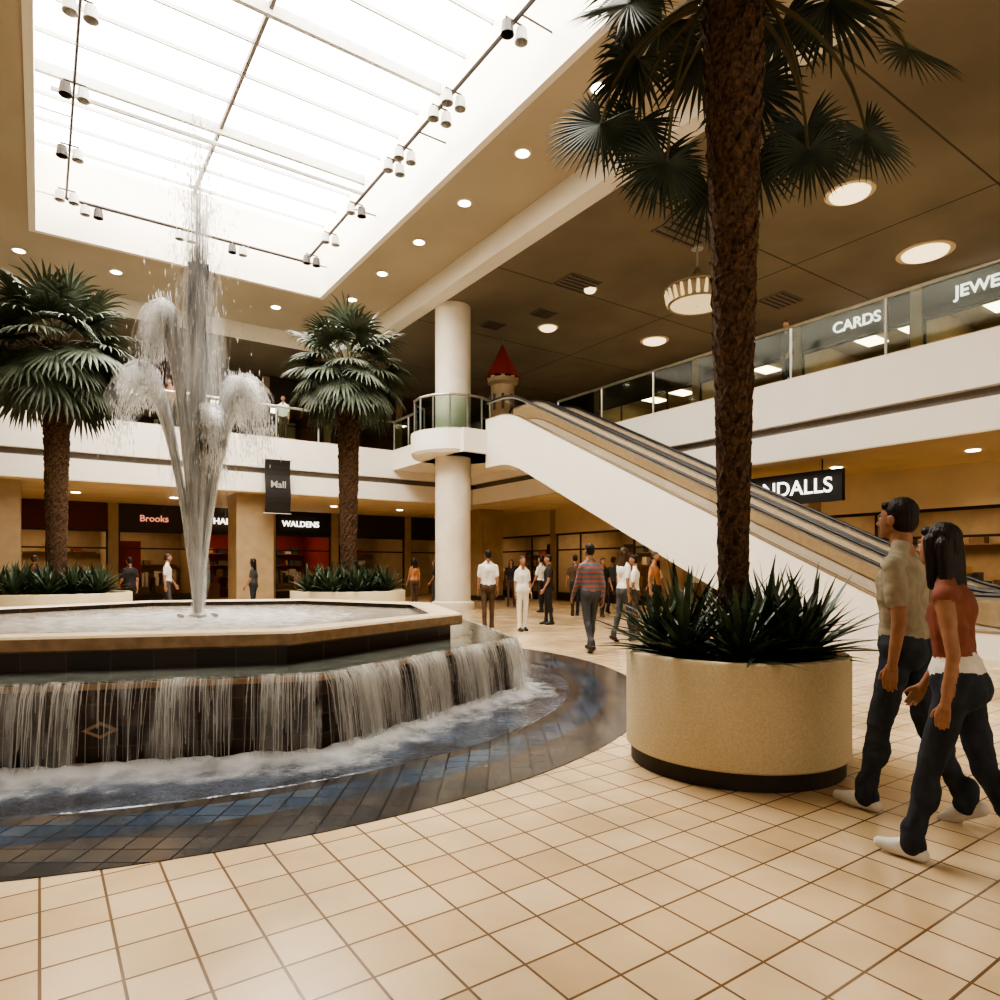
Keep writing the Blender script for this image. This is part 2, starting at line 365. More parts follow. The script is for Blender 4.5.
nose=[(11.5+1.3*math.cos(a),19.4+1.3*math.sin(a)) for a in [math.radians(q) for q in range(110,311,25)]]
railing('balcony_railing',[(11.1,23.1)]+nose,zr)

# ------------------------------------------------------------------ escalators
def zf(v):
    s=0.487
    V0,V1=4.77,16.68
    z=(v-V0)*s
    if v<V0-0.6: return 0
    if v<V0+0.6: t=(v-V0+0.6)/1.2; return s*0.6*t*t
    if v>V1+0.6: return L2
    if v>V1-0.6: t=(V1+0.6-v)/1.2; return L2-s*0.6*t*t
    return z
def escal(u0,u1):
    e=empty('escalator',rot=MALL)
    vs=[3.7+0.2*i for i in range(72)]+[18.0]
    b=MB()
    def strip(ua,ub,lo,hi,mt):
        rows=[[(ua,v,lo(v)),(ub,v,lo(v)),(ub,v,hi(v)),(ua,v,hi(v))] for v in vs]
        b.ring(rows,mt,True,True,True)
    top=lambda v: zf(v)+0.40
    bot=lambda v: max(0.001,min(zf(v)-1.15, 5.1))
    strip(u0,u0+0.14,bot,top,'white'); strip(u1-0.14,u1,bot,top,'white')
    strip(u0+0.14,u1-0.14,bot,lambda v:max(0.002,zf(v)-0.9) if v<16.5 else max(bot(v)+.01,zf(v)-0.7),'white')
    strip(u0-0.01,u0+0.15,lambda v:zf(v)+0.40,lambda v:zf(v)+0.43,'bronze'); strip(u1-0.15,u1+0.01,lambda v:zf(v)+0.40,lambda v:zf(v)+0.43,'bronze')
    b.obj('truss_cladding',parent=e)
    b=MB(); v=3.8
    while v<17.9:
        z=zf(v+0.2); b.box(u0+0.14,u1-0.14,v,v+0.4,max(0,z-0.35),max(0.01,z),'step'); v+=0.4
    b.obj('steps',parent=e)
    b=MB(); strip(u0+0.06,u0+0.075,lambda v:zf(v)+0.43,lambda v:zf(v)+0.93,'bglass'); b.obj('balustrade_glass',parent=e)
    b=MB(); strip(u1-0.10,u1-0.06,lambda v:zf(v)+0.40,lambda v:zf(v)+0.90,'tanpanel')
    for ua in (u0+0.06,u1-0.09): strip(ua-0.01,ua+0.03,lambda v:zf(v)+0.90,lambda v:zf(v)+0.95,'steel')
    b.obj('balustrade_panels',parent=e)
    b=MB()
    for ua in (u0+0.068,u1-0.072):
        pts=[(ua,v,zf(v)+0.98) for v in vs]
        lo=[(ua,3.7-0.28*math.sin(a),0.70+0.28*math.cos(a)) for a in [math.radians(q) for q in range(180,10,-20)]]
        hi=[(ua,18.0+0.28*math.sin(a),L2+0.70+0.28*math.cos(a)) for a in [math.radians(q) for q in range(20,181,20)]]
        b.tube(lo+pts+hi,0.035,'black',8)
    b.obj('handrails',parent=e,smooth=True)
escal(11.9,13.1); escal(13.2,14.4)

# ------------------------------------------------------------------ storefronts
def store(name, tf, a0, a1, zb, H, hdr, wall, seed, frame=True, depth=4.0, goods=True, sign=None, rotz=0, signmat='signwhite', ceilm='shopceil', open_h=2.9, ssize=0.36, ch=3.15, shelf_top=2.2):
    rs=random.Random(seed); b=MB(); b.tf=tf
    oh=zb+open_h
    b.box(a0,a0+0.35,0,depth,zb,zb+H,'pilaster'); b.box(a1-0.02,a1,0.1,depth,zb,zb+H,wall)
    b.box(a0+0.35,a1-0.02,0,0.25,oh,zb+H,hdr)
    b.box(a0,a1,depth,depth+0.15,zb,zb+H,wall)
    b.box(a0+0.35,a1-0.02,0.25,depth,zb+ch+0.05,zb+ch+0.15,'shop_wall')
    n=max(1,int((a1-a0)/2))
    for i in range(n):
        aa=a0+0.8+i*(a1-a0-1)/n
        b.box(aa,aa+0.7,1.2,depth-1.2,zb+ch,zb+ch+0.05,ceilm)
    if rs.random()<0.6:
        w=rs.uniform(0.8,1.5); b.box(a0+0.35,a0+0.35+w,0.9,1.0,zb,zb+2.5,rs.choice(['hdr_brown','shop_wall','hdr_black','shop_wall_red']))
    if goods:
        z=zb+0.45
        while z<zb+shelf_top:
            if rs.random()<0.75:
                b.box(a0+0.5,a1-0.2,depth-0.45,depth,z-0.04,z,'shelf_wood'); aa=a0+0.55
                while aa<a1-0.5:
                    w=rs.uniform(0.1,0.5); h=rs.uniform(0.15,0.4)
                    if rs.random()<0.75: b.box(aa,aa+w,depth-0.4,depth-0.05,z,z+h,rs.choice(merch))
                    aa+=w+rs.uniform(0.02,0.25)
            z+=0.55
        for k in range(int((a1-a0)/1.1)):
            aa=a0+0.8+k*1.1+rs.uniform(-.2,.2); dd=rs.uniform(0.6,depth-1.5); hh=rs.uniform(0.9,1.6)
            b.box(aa,aa+0.8,dd,dd+0.5,zb,zb+hh*0.55,'shelf_wood')
            for q in range(6): b.box(aa+q*0.13,aa+q*0.13+0.1,dd+0.05,dd+0.45,zb+hh*0.55,zb+hh*rs.uniform(0.8,1.1),rs.choice(merch))
    if frame:
        n=max(2,int((a1-a0)/1.4)); 
        for i in range(n+1):
            aa=a0+0.35+i*(a1-a0-0.42)/n
            if i in (n//2,): continue
            b.box(aa,aa+0.06,0.08,0.14,zb,oh,'dark')
        b.box(a0+0.35,a1-0.02,0.08,0.14,oh-0.08,oh,'dark'); b.box(a0+0.35,a1-0.02,0.085,0.135,zb+2.15,zb+2.21,'dark')
        b.box(a0+0.35,a1-0.02,0.08,0.13,zb,zb+0.35,'dark') if rs.random()<0.5 else None
    o=b.obj(name,MALL)
    if sign:
        p=tf((a0+a1)/2,-0.06,(oh+zb+H)/2-0.05)
        text('shop_sign',sign,p,rotz,ssize,signmat,o,0.03)
    return o
tfF=lambda a,d,z:(a,30+d,z)
hd=['hdr_brown','hdr_brown','hdr_red','hdr_brown','hdr_brown','hdr_black','hdr_brown','hdr_brown','hdr_black']
sg=[None,None,None,'Brooks','HALLMAN','WALDENS',None,None]
wl=['shop_wall','shop_wall','shop_wall','shop_wall','shop_wall_red','shop_wall_red','shop_wall','shop_wall']
us=[-14,-8,-2.5,2.2,5.4,8.3,11.2,15.0,18.4]
for i in range(8):
    store('storefront',tfF,us[i],us[i+1],0,3.95,hd[i],wl[i],i+1,sign=sg[i],signmat='signpink' if i==3 else 'signwhite')
tfR=lambda a,d,z:(18.5+d,a,z)
vs_=[-7,-1.5,4.2,10.5,16,22.5,29.9]
for i in range(6):
    store('storefront',tfR,vs_[i],vs_[i+1],0,3.95,'soffit','shop_wall',30+i,rotz=-math.pi/2)
tfFU=lambda a,d,z:(a,31+d,z)
for i in range(8):
    store('upper_storefront',tfFU,us[i],us[i+1],L2+0.05,4.3,['upwall','hdr_red','upwall','hdr_red','upwall','hdr_brown','hdr_brown','upwall'][i],'upwall',50+i,ceilm='shopceil',open_h=3.0,ch=3.3,shelf_top=3.0)
tfRU=lambda a,d,z:(22.5+d,a,z)
us2=[-7,-2.5,1.5,5.5,9.5,13.5,18,24,29.9]
for i in range(8):
    store('upper_storefront',tfRU,us2[i],us2[i+1],L2+0.05,4.3,['hdr_brown','hdr_black'][i%2],'shop_wall',70+i,open_h=3.3,ch=3.75,shelf_top=3.4,sign=[None,'Fashions',None,'JEWELERS','CARDS',None,None,None][i],rotz=-math.pi/2,ssize=0.5)
b=MB(); b.box(-16,28,35.6,35.8,0,ZR,'upwall'); b.obj('wall_back',MALL)
b=MB(); b.box(27.6,27.8,-8,35.6,0,ZR,'shop_wall'); b.obj('wall_right',MALL)
b=MB(); b.box(-16.2,-16,-8,35.8,0,ZC,'shop_wall'); b.obj('wall_left',MALL)

# hanging sign under right balcony
e=empty('hanging_shop_sign',rot=MALL)
b=MB(); b.box(15.0,15.12,8.0,10.9,2.95,3.68,'hdr_black')
for v in (8.5,10.4): b.tube([(15.06,v,3.68),(15.06,v,3.95)],0.015,'dark')
b.obj('sign_board',parent=e); text('sign_text','SANDALLS',(14.98,9.4,3.31),-math.pi/2,0.50,'signwhite',e,0.006)
# soffit lights
b=MB()
for v in (0,3,6,9,12,15,18): b.lathe([(0.13,3.93),(0.13,3.949)],'lamp',16,(16.6,v),capb=True)
for u in (-8,-5,-2,1,4,7,10,13): b.lathe([(0.13,3.93),(0.13,3.949)],'lamp',16,(u,26.5),capb=True)
b.obj('soffit_downlights',MALL)
# banner on bracket at the balcony fascia
e=empty('hanging_banner',rot=MALL)
u,v=w2uv(-7.54,22.5); v=22.72
b=MB()
rows=[]
for i in range(11):
    z=5.05-1.8*i/10; o=0.05*math.sin(i*0.7)
    rows.append([(u-0.42,v+o,z),(u+0.42,v-0.03+o,z)])
b.ring(rows,'hdr_black',False); b.tube([(u-0.5,v,5.06),(u+0.5,v,5.06)],0.02,'steel'); b.tube([(u-0.46,v+.02,3.24),(u+0.46,v,3.24)],0.015,'steel')
b.tube([(u-0.3,v,5.06),(u-0.3,23.0,5.06)],0.02,'steel'); b.tube([(u+0.3,v,5.06),(u+0.3,23.0,5.06)],0.02,'steel')
b.obj('banner_cloth',parent=e); text('banner_text','Mall',(u,v-0.08,4.2),0,0.32,'mullion',e,0.002)
# turret
e=empty('castle_turret',(0.1,24.0,zr))
b=MB(); b.lathe([(0.42,0),(0.42,2.1),(0.55,2.2),(0.55,2.35)],'pilaster',24,capt=True)
for k in range(8):
    a=k*math.pi/4; b.box(0.5*math.cos(a)-0.07,0.5*math.cos(a)+0.07,0.5*math.sin(a)-0.07,0.5*math.sin(a)+0.07,2.35,2.5,'coltan')
    b.box(0.43*math.cos(a)-0.05,0.43*math.cos(a)+0.05,0.43*math.sin(a)-0.05,0.43*math.sin(a)+0.05,1.2,1.75,'dark')
b.obj('tower_body',parent=e)
b=MB(); b.lathe([(0.66,2.4),(0.45,2.75),(0.22,3.2),(0.02,3.6)],'red',24,capb=True); b.lathe([(0.02,3.55),(0.02,3.8)],'steel',8,capt=True); b.obj('conical_roof',parent=e)

# ------------------------------------------------------------------ planters, palms, plants
def planter(x,y,r,h,k=0.12):
    e=empty('round_planter',(x,y,0))
    b=MB(); b.lathe([(r*0.955,0),(r*0.955,k)],'base',72,capb=True); b.obj('plinth',parent=e)
    b=MB(); b.lathe([(r*0.955,k-0.005),(r-0.012,k-0.005),(r,k+0.008),(r,h-0.015),(r-0.012,h),(r-0.09,h),(r-0.10,h-0.015),(r-0.10,h-0.10)],'concrete',96); b.obj('bowl',parent=e,smooth=True)
    b=MB(); b.lathe([(0.001,h-0.08),(r*0.5,h-0.07),(r-0.10,h-0.09)],'soil',48); b.obj('soil',parent=e)
def leaflets(b,p,t,side,nrm,Rf,nl,mt,w,span=125,dr_=0.16):
    for i in range(nl):
        a=math.radians(-span+2*span*i/(nl-1)+U(-2,2)); dr=t*math.cos(a)+side*math.sin(a)
        L=Rf*(0.82+0.18*math.cos(a))*U(0.92,1.06); per=dr.cross(nrm).normalized()
        q=p.copy(); dd=(dr+nrm*0.12*math.cos(a*2)).normalized(); vs=[]
        prof=[0.25,0.75,1.0,0.85,0.5,0.05]
        for k in range(6):
            wd=w*prof[k]*Rf/0.6
            fold=nrm*(0.35*wd)
            vs.append(tuple(q-per*wd)); vs.append(tuple(q+fold)); vs.append(tuple(q+per*wd))
            q=q+dd*(L/5)
            if k>=1: dd=(dd+Vector((0,0,-dr_*k*U(0.5,1.1)))).normalized()
        fs=[]
        for k in range(5):
            a0=k*3; fs+= [(a0,a0+1,a0+4,a0+3),(a0+1,a0+2,a0+5,a0+4)]
        b.add(vs,fs,mt)
def fan(b, base, d, pl, Rf, droop, nl, mt, w=0.030, dr_=0.16):
    d=Vector(d).normalized(); p=Vector(base); pts=[tuple(p)]; t=d.copy()
    for i in range(6):
        p=p+t*(pl/6); pts.append(tuple(p)); t=(t+Vector((0,0,-droop/6))).normalized()
    b.tube(pts,[0.022-0.002*i for i in range(7)],'petiole',5)
    side=t.cross(Vector((0,0,1)))
    if side.length<0.1: side=t.cross(Vector((1,0,0)))
    side.normalize(); side=(side+Vector((U(-.3,.3),U(-.3,.3),U(-.3,.3)))).normalized()
    nrm=side.cross(t).normalized(); side=t.cross(nrm).normalized()
    leaflets(b,p,t,side,nrm,Rf,nl,mt,w,125,dr_)
def fan_hang(b,base,hub,Rf,nl,mt,tdir,facing,w=0.017,span=140):
    base=Vector(base); hub=Vector(hub); mid=base.lerp(hub,0.45)+Vector(((hub-base).x*0.35,(hub-base).y*0.35,0.22))
    pts=[tuple(base*(1-s)**2+mid*2*s*(1-s)+hub*s*s) for s in [i/8 for i in range(9)]]
    b.tube(pts,[0.020-0.0012*i for i in range(9)],'petiole',5)
    t=Vector(tdir).normalized(); n=Vector(facing).normalized(); side=t.cross(n).normalized(); n=side.cross(t).normalized()
    leaflets(b,hub,t,side,n,Rf,nl,mt,w,span,0.05)
def palm(name,x,y,z0,zc,r0,r1,nf,pl,Rf,mt,nl=26,lean=(0,0),boots=300,seed=1,el0=75,el1=-40,hang=None,w=0.03,ex=1.3,dr_=0.16,bo=1.0):
    random.seed(seed)
    e=empty(name,(x,y,0)); b=MB(); n=20; rows=[]; NS=70
    def cen(f): return (lean[0]*f, lean[1]*f)
    def rad(f): return r0+(r1-r0)*max(0,(f-0.15)/0.85)**ex
    for i in range(NS+1):
        f=i/NS; z=z0+(zc-z0)*f; c=cen(f); row=[]
        for j in range(n):
            a=2*math.pi*j/n; rr=rad(f)*(1+0.07*math.sin(i*2.1+j*3)+U(-.06,.06)); row.append((c[0]+rr*math.cos(a),c[1]+rr*math.sin(a),z))
        rows.append(row)
    b.ring(rows,'trunk',True,True,True); b.obj('trunk',parent=e)
    b=MB()
    for k in range(boots):
        f=(k+0.5)/boots; z=z0+(zc-z0)*f; c=cen(f); a=k*2.399963+U(-.1,.1); rr=rad(f)*0.93; L=0.05+0.13*f; w_=0.035+0.035*f
        ca,sa=math.cos(a),math.sin(a); o=(0.015+0.05*f*U(0.4,1.2))*bo
        p0=(c[0]+rr*ca,c[1]+rr*sa); vs=[]
        for (hh,ww,oo) in ((-0.03,w_,0.0),(L*0.5,w_*0.7,o*0.5),(L,w_*0.45,o)):
            for sgn in (-1,1): vs.append((p0[0]+ca*oo-sa*ww*sgn,p0[1]+sa*oo+ca*ww*sgn,z+hh))
        for (hh,ww,oo) in ((L,w_*0.3,o-0.03),(-0.03,w_,-0.02)):
            for sgn in (-1,1): vs.append((p0[0]+ca*oo-sa*ww*sgn,p0[1]+sa*oo+ca*ww*sgn,z+hh))
        b.add(vs,[(0,1,3,2),(2,3,5,4),(4,5,7,6),(6,7,9,8),(0,2,4,6,8),(1,9,7,5,3)],'boot')
    b.obj('leaf_boots',parent=e)
    b=MB(); c=cen(1)
    for k in range(nf):
        a=k*2.399963; f=k/nf; el=math.radians(el0-(el0-el1)*f+U(-8,8))
        d=(math.cos(a)*math.cos(el),math.sin(a)*math.cos(el),math.sin(el))
        fan(b,(c[0]+d[0]*r1*0.8,c[1]+d[1]*r1*0.8,zc-0.02-0.35*f*0.8),d,pl*U(0.8,1.15),Rf*U(0.85,1.1),0.5+0.9*f,nl,mt,w,dr_)
    for hg in (hang or []):
        hub,Rr,td,fc=hg; h=Vector(hub); hd_=Vector((h.x,h.y,0)).normalized()
        fan_hang(b,(hd_.x*r1*0.8,hd_.y*r1*0.8,zc-0.25),hub,Rr,40,mt,td,fc)
    b.obj('fan_fronds',parent=e)
def rosette(b,c,n,L,mt='leaf',w=0.035,el0=82,el1=10):
    for k in range(n):
        a=k*2.399963+U(-.2,.2); f=k/n; el=math.radians(el0-(el0-el1)*f+U(-7,7)); l=L*U(0.75,1.12)
        d=Vector((math.cos(a)*math.cos(el),math.sin(a)*math.cos(el),math.sin(el))); side=Vector((-math.sin(a),math.cos(a),0)); q=Vector(c); vs=[]
        prof=[0.6,0.95,1,0.8,0.5,0.04]
        for i in range(6):
            wd=w*prof[i]; vs+= [tuple(q-side*wd+Vector((0,0,wd*.5))),tuple(q),tuple(q+side*wd+Vector((0,0,wd*.5)))]
            q=q+d*(l/5); d=(d+Vector((0,0,-0.10*(1-0.3*f)))).normalized()
        fs=[]
        for i in range(5):
            a0=i*3; fs+= [(a0,a0+1,a0+4,a0+3),(a0+1,a0+2,a0+5,a0+4)]
        b.add(vs,fs,mt)
PX,PY=1.71,4.87
planter(PX,PY,0.77,0.80)
hang=[((-0.50,-0.05,4.34),0.46,(-0.15,0,-1),(0.15,-1,0.1)),
      ((-0.95,0.15,4.75),0.50,(-0.5,0,-0.85),(-0.2,-1,0.25)),
      ((-0.62,0.45,4.95),0.50,(-0.3,0,-0.9),(0.1,-1,0.2)),
      ((-0.85,-0.45,5.15),0.46,(-0.7,-0.2,-0.6),(-0.3,-0.8,0.4)),
      ((0.50,-0.10,4.40),0.42,(0.1,0,-1),(-0.2,-1,0.1)),
      ((1.00,0.05,4.62),0.46,(0.5,0,-0.85),(0.2,-1,0.25)),
      ((0.72,0.40,4.88),0.50,(0.3,0,-0.9),(-0.1,-1,0.2)),
      ((1.15,-0.2,5.05),0.46,(0.7,-0.1,-0.6),(0.3,-0.8,0.4)),
      ((0.1,0.9,4.7),0.5,(0,0.4,-0.9),(0.1,1,0.4)),
      ((-0.3,0.95,5.0),0.5,(-0.2,0.5,-0.8),(0.1,1,0.4)),((0.5,0.85,4.9),0.5,(0.3,0.5,-0.8),(0.3,1,0.4))]
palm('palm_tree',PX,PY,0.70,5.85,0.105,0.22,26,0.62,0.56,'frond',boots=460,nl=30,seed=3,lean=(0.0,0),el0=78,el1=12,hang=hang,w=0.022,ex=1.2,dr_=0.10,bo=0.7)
random.seed(5)
b=MB()
for (dx,dy,L,n) in [(-0.42,-0.22,0.62,44),(-0.12,-0.46,0.55,46),(0.26,-0.38,0.62,48),(0.50,-0.10,0.66,46),(-0.52,0.12,0.58,40),(0.40,0.32,0.66,40),(-0.26,0.40,0.70,40),(0.1,0.50,0.66,36),(0.12,-0.2,0.70,44)]:
    rosette(b,(dx,dy,0.76),n,L,w=0.027,el1=12)
b.obj('agave_bush',loc=(PX,PY,0))
for (x,y,r,s,pl,Rf,nf,zc) in [(-3.78,16.6,1.4,11,0.80,0.85,54,6.45),(-10.0,15.0,1.5,12,0.95,1.0,54,6.45)]:
    planter(x,y,r,0.85)
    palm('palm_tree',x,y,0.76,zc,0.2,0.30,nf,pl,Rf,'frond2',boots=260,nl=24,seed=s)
    random.seed(s); b=MB()
    for k in range(16):
        a=k*2.4; q=r*0.78*math.sqrt((k+1)/16); rosette(b,(q*math.cos(a),q*math.sin(a),0.8),26,0.75,w=0.04)
    b.obj('agave_bush',loc=(x,y,0))

# ------------------------------------------------------------------ fountain
random.seed(21)
FX,FY=-3.68,8.1; A0=math.radians(-8)
fo=empty('water_fountain',(FX,FY,0))
def octp(Rr,z,off=0): return [(Rr*math.cos(A0+k*math.pi/4),Rr*math.sin(A0+k*math.pi/4),z) for k in range(8)]
def octwall(b,prof,mt,c0=False,c1=False): b.ring([octp(r,z) for r,z in prof],mt,True,c0,c1)
RO,RI=3.90,3.28
b=MB()
octwall(b,[(RO-0.03,0),(RO-0.03,0.55)],'founttile'); octwall(b,[(RI-0.14,0.5),(RI-0.14,0.79)],'founttile')
b.obj('tank_wall',parent=fo)
b=MB(); octwall(b,[(RO-0.03,0.55),(RO,0.555),(RO,0.595),(RO-0.10,0.60),(RO-0.10,0.55)],'coping')
octwall(b,[(RI-0.14,0.755),(RI-0.02,0.755),(RI,0.77),(RI,0.86)],'coping'); octwall(b,[(RI,0.86),(RI-0.015,0.88),(RI-0.33,0.88),(RI-0.35,0.86)],'copingtop'); octwall(b,[(RI-0.35,0.86),(RI-0.35,0.6)],'founttile')
b.obj('coping',parent=fo)
b=MB(); octwall(b,[(RO-0.02,0.603),(RI-0.15,0.603)],'ledgewater'); b.obj('ledge_water',parent=fo)
b=MB(); b.ring([octp(RI-0.34,0.80),octp(1.5,0.80),octp(0.3,0.80)],'pool',True,False,True); b.obj('basin_water',parent=fo)
b=MB(); b.lathe([(0.10,0.6),(0.10,0.83),(0.05,0.86)],'mullion',16,capt=True)
for k in range(6):
    a=k*math.pi/3; b.lathe([(0.03,0.7),(0.03,0.84)],'mullion',8,(0.22*math.cos(a),0.22*math.sin(a)),capt=True)
b.obj('nozzles',parent=fo)
b=MB()
for k in range(8):
    am=A0+(k+0.5)*math.pi/4; ap=(RO-0.03)*math.cos(math.pi/8)+0.01; n=Vector((math.cos(am),math.sin(am),0)); s=Vector((-n.y,n.x,0)); c=n*ap+Vector((0,0,0.27))
    for sc,mt,o in ((1,'coping',0),(0.6,'founttile',0.004)):
        b.add([tuple(c+n*o+s*0.12*sc),tuple(c+n*o+Vector((0,0,0.06*sc))),tuple(c+n*o-s*0.12*sc),tuple(c+n*o-Vector((0,0,0.06*sc)))],[(0,1,2,3)],mt)
b.obj('emblem_plates',parent=fo)
# jets
b=MB(); G=9.81
def stream(h,dx,dy,fall,jit,r0=0.006,z0=0.85):
    vz=math.sqrt(2*G*h)*U(0.95,1.02); ta=vz/G; vx=(dx+U(-jit,jit))/ta; vy=(dy+U(-jit,jit))/ta
    T=ta*(1+fall*U(0.3,1.0)); n=16; pts=[]; rd=[]
    ox,oy=U(-.03,.03),U(-.03,.03)
    for i in range(n+1):
        t=T*i/n; z=z0+vz*t-0.5*G*t*t
        if z<0.8: break
        w=(t/T)**2*0.03
        pts.append((ox+vx*t+U(-w,w)*0.4,oy+vy*t+U(-w,w)*0.4,z)); rd.append(r0*(1-0.55*t/T))
    if len(pts)>2: b.tube(pts,rd,'spray',3,False)
def drops(n,h,dx,dy,jit,z0=0.85,t0=0.75,t1=1.8):
    for _ in range(n):
        vz=math.sqrt(2*G*h)*U(0.92,1.03); ta=vz/G; vx=(dx+random.gauss(0,jit))/ta; vy=(dy+random.gauss(0,jit))/ta; t=ta*U(t0,t1); z=z0+vz*t-0.5*G*t*t
        if z<0.82: continue
        r=U(0.003,0.007); x,y=vx*t,vy*t; l=r*U(3,10)
        b.add([(x+r,y,z),(x,y+r,z),(x-r,y,z),(x,y-r,z),(x,y,z+l),(x,y,z-l)],[(0,1,4),(1,2,4),(2,3,4),(3,0,4),(1,0,5),(2,1,5),(3,2,5),(0,3,5)],'spray')
pv=[];pf=[];pa=[]
def plume(path,rads,dens,n=14):
    k0=len(pv); rows=len(path)
    for i in range(rows):
        p=Vector(path[i]); t=(Vector(path[min(i+1,rows-1)])-Vector(path[max(i-1,0)])).normalized()
        up=Vector((0,1,0)); a=t.cross(up).normalized(); c=t.cross(a)
        for j in range(n):
            th=2*math.pi*j/n; q=p+(a*math.cos(th)+c*math.sin(th))*rads[i]*(1+0.12*math.sin(j*2.3+i*0.9)); pv.append(tuple(q)); pa.append(dens[i])
    for i in range(rows-1):
        for j in range(n):
            x0=k0+i*n+j; x1=k0+i*n+(j+1)%n; pf.append((x0,x1,x1+n,x0+n))
for _ in range(80): stream(U(3.4,5.8),U(-.12,.12),U(-.10,.10),0.4,0.07,0.006)
for _ in range(14): stream(U(5.6,6.6),U(-.05,.05),U(-.05,.05),0.3,0.05,0.005)
drops(1300,5.8,0,0,0.15,t0=0.5,t1=1.7)
for sc,dn in ((1,0.50),(0.6,0.60),(1.5,0.28)):
    N=24; path=[(0.02*math.sin(i),0,0.84+4.9*i/N) for i in range(N+1)]
    plume(path,[(0.05+0.15*(i/N)**0.8)*sc for i in range(N+1)],[dn*(1-0.9*(i/N)**1.5) for i in range(N+1)])
for rr,dn in ((0.32,0.28),(0.44,0.18)):
    N=16; path=[(0.0,0,2.0+3.2*i/N) for i in range(N+1)]
    plume(path,[rr*(1-0.35*i/N) for i in range(N+1)],[dn*math.sin(math.pi*(i+0.5)/(N+1)) for i in range(N+1)],18)
for (h,dx,dy,n) in [(3.65,-0.38,-0.1,60),(2.95,-0.70,0.05,60),(2.75,0.58,-0.05,60),(2.35,0.26,-0.25,40),(2.5,-0.12,0.5,40),(2.9,0.25,0.5,36)]:
    for _ in range(n): stream(h,dx,dy,0.45,0.045,0.0065)
    drops(900,h,dx,dy,0.055,t0=0.8,t1=1.5)
    vz=math.sqrt(2*G*h); ta=vz/G
    for sc,dn in ((1,0.66),(0.6,0.74),(1.4,0.45)):
        N=26; T=ta*1.45; path=[];rd=[];dd=[]
        for i in range(N+1):
            t=T*i/N; f=t/ta; path.append((dx/ta*t,dy/ta*t,0.85+vz*t-0.5*G*t*t)); rd.append((0.025+0.085*min(1,f)**2.5+0.12*max(0,f-1))*sc); dd.append(dn*(1-0.35*min(f,0.8)+0.25*max(0,f-0.8))*(1 if f<1.05 else max(0,1-(f-1.05)/0.42)))
        plume(path,rd,dd)
b.obj('water_jets',parent=fo)
attrobj('water_plumes',pv,pf,pa,'plume',fo)
vs=[];fs=[];fa=[];NA=96;NR=16
for i in range(NA):
    a=2*math.pi*i/NA
    for j in range(NR+1):
        r=0.08+2.3*j/NR; x,y=r*math.cos(a),r*math.sin(a); vs.append((x,y,0.806+0.03*max(0,noise.noise(Vector((x*8,y*8,2))))*(1-j/NR))); fa.append(0.62*(1-j/NR)**0.8)
for i in range(NA):
    for j in range(NR):
        a=i*(NR+1)+j; c=((i+1)%NA)*(NR+1)+j; fs.append((a,a+1,c+1,c))
attrobj('basin_foam',vs,fs,fa,'foam',fo)
# water curtain over the ledge
b=MB(); cv=[];cf=[];ca=[]
for k in range(8):
    a0=A0+k*math.pi/4; a1=a0+math.pi/4
    P0=Vector((RO*math.cos(a0),RO*math.sin(a0),0)); P1=Vector((RO*math.cos(a1),RO*math.sin(a1),0)); am=(a0+a1)/2; nn=Vector((math.cos(am),math.sin(am),0)); s=(P1-P0).normalized()
    ph=[U(0,6.28) for _ in range(4)]
    heavy = 0.9 if k in (0,7,1) else 0.26
    for i in range(900):
        f=U(0,1)
        dens=0.55+0.25*math.sin(f*23+ph[0])+0.20*math.sin(f*57+ph[1])
        if R()>dens*(0.35+0.65*heavy): continue
        out=U(0.05,0.18); w=U(0.0012,0.005)*(0.5+heavy*0.7); q=P0.lerp(P1,f); drift=U(-.02,.02)
        zend=0.0 if R()<0.5 else U(0.1,0.5); vv=[]; nseg=7
        for j in range(nseg+1):
            g=j/nseg; z=0.612-(0.612-zend)*g; o=0.005+out*math.sqrt(max(0,(0.612-z)/0.612)); ww=w*(1-0.5*g)+0.0006
            c=q+nn*o+s*(drift*g+U(-.002,.002))
            vv.append((c.x-s.x*ww,c.y-s.y*ww,z)); vv.append((c.x+s.x*ww,c.y+s.y*ww,z))
        b.add(vv,[(2*j,2*j+1,2*j+3,2*j+2) for j in range(nseg)],'fall')
    for layer,out in enumerate((0.09,0.15)):
        NX,NZ=120,8; k0=len(cv)
        for i in range(NX+1):
            f=i/NX; dens=0.5*(0.55+0.25*math.sin(f*23+ph[0])+0.20*math.sin(f*57+ph[1]))+0.12
            for j in range(NZ+1):
                g=j/NZ; z=0.612*(1-g)+0.01; o=0.004+out*math.sqrt(g); c=P0.lerp(P1,f)+nn*o; cv.append((c.x,c.y,z)); ca.append(dens*(0.68+0.35*heavy)*(1-0.15*g)+ (0.06 if heavy>0.5 else 0))
        for i in range(NX):
            for j in range(NZ):
                a=k0+i*(NZ+1)+j; cf.append((a,a+NZ+1,a+NZ+2,a+1))
b.obj('water_curtain',parent=fo)
attrobj('water_curtain_sheet',cv,cf,ca,'veil',fo)
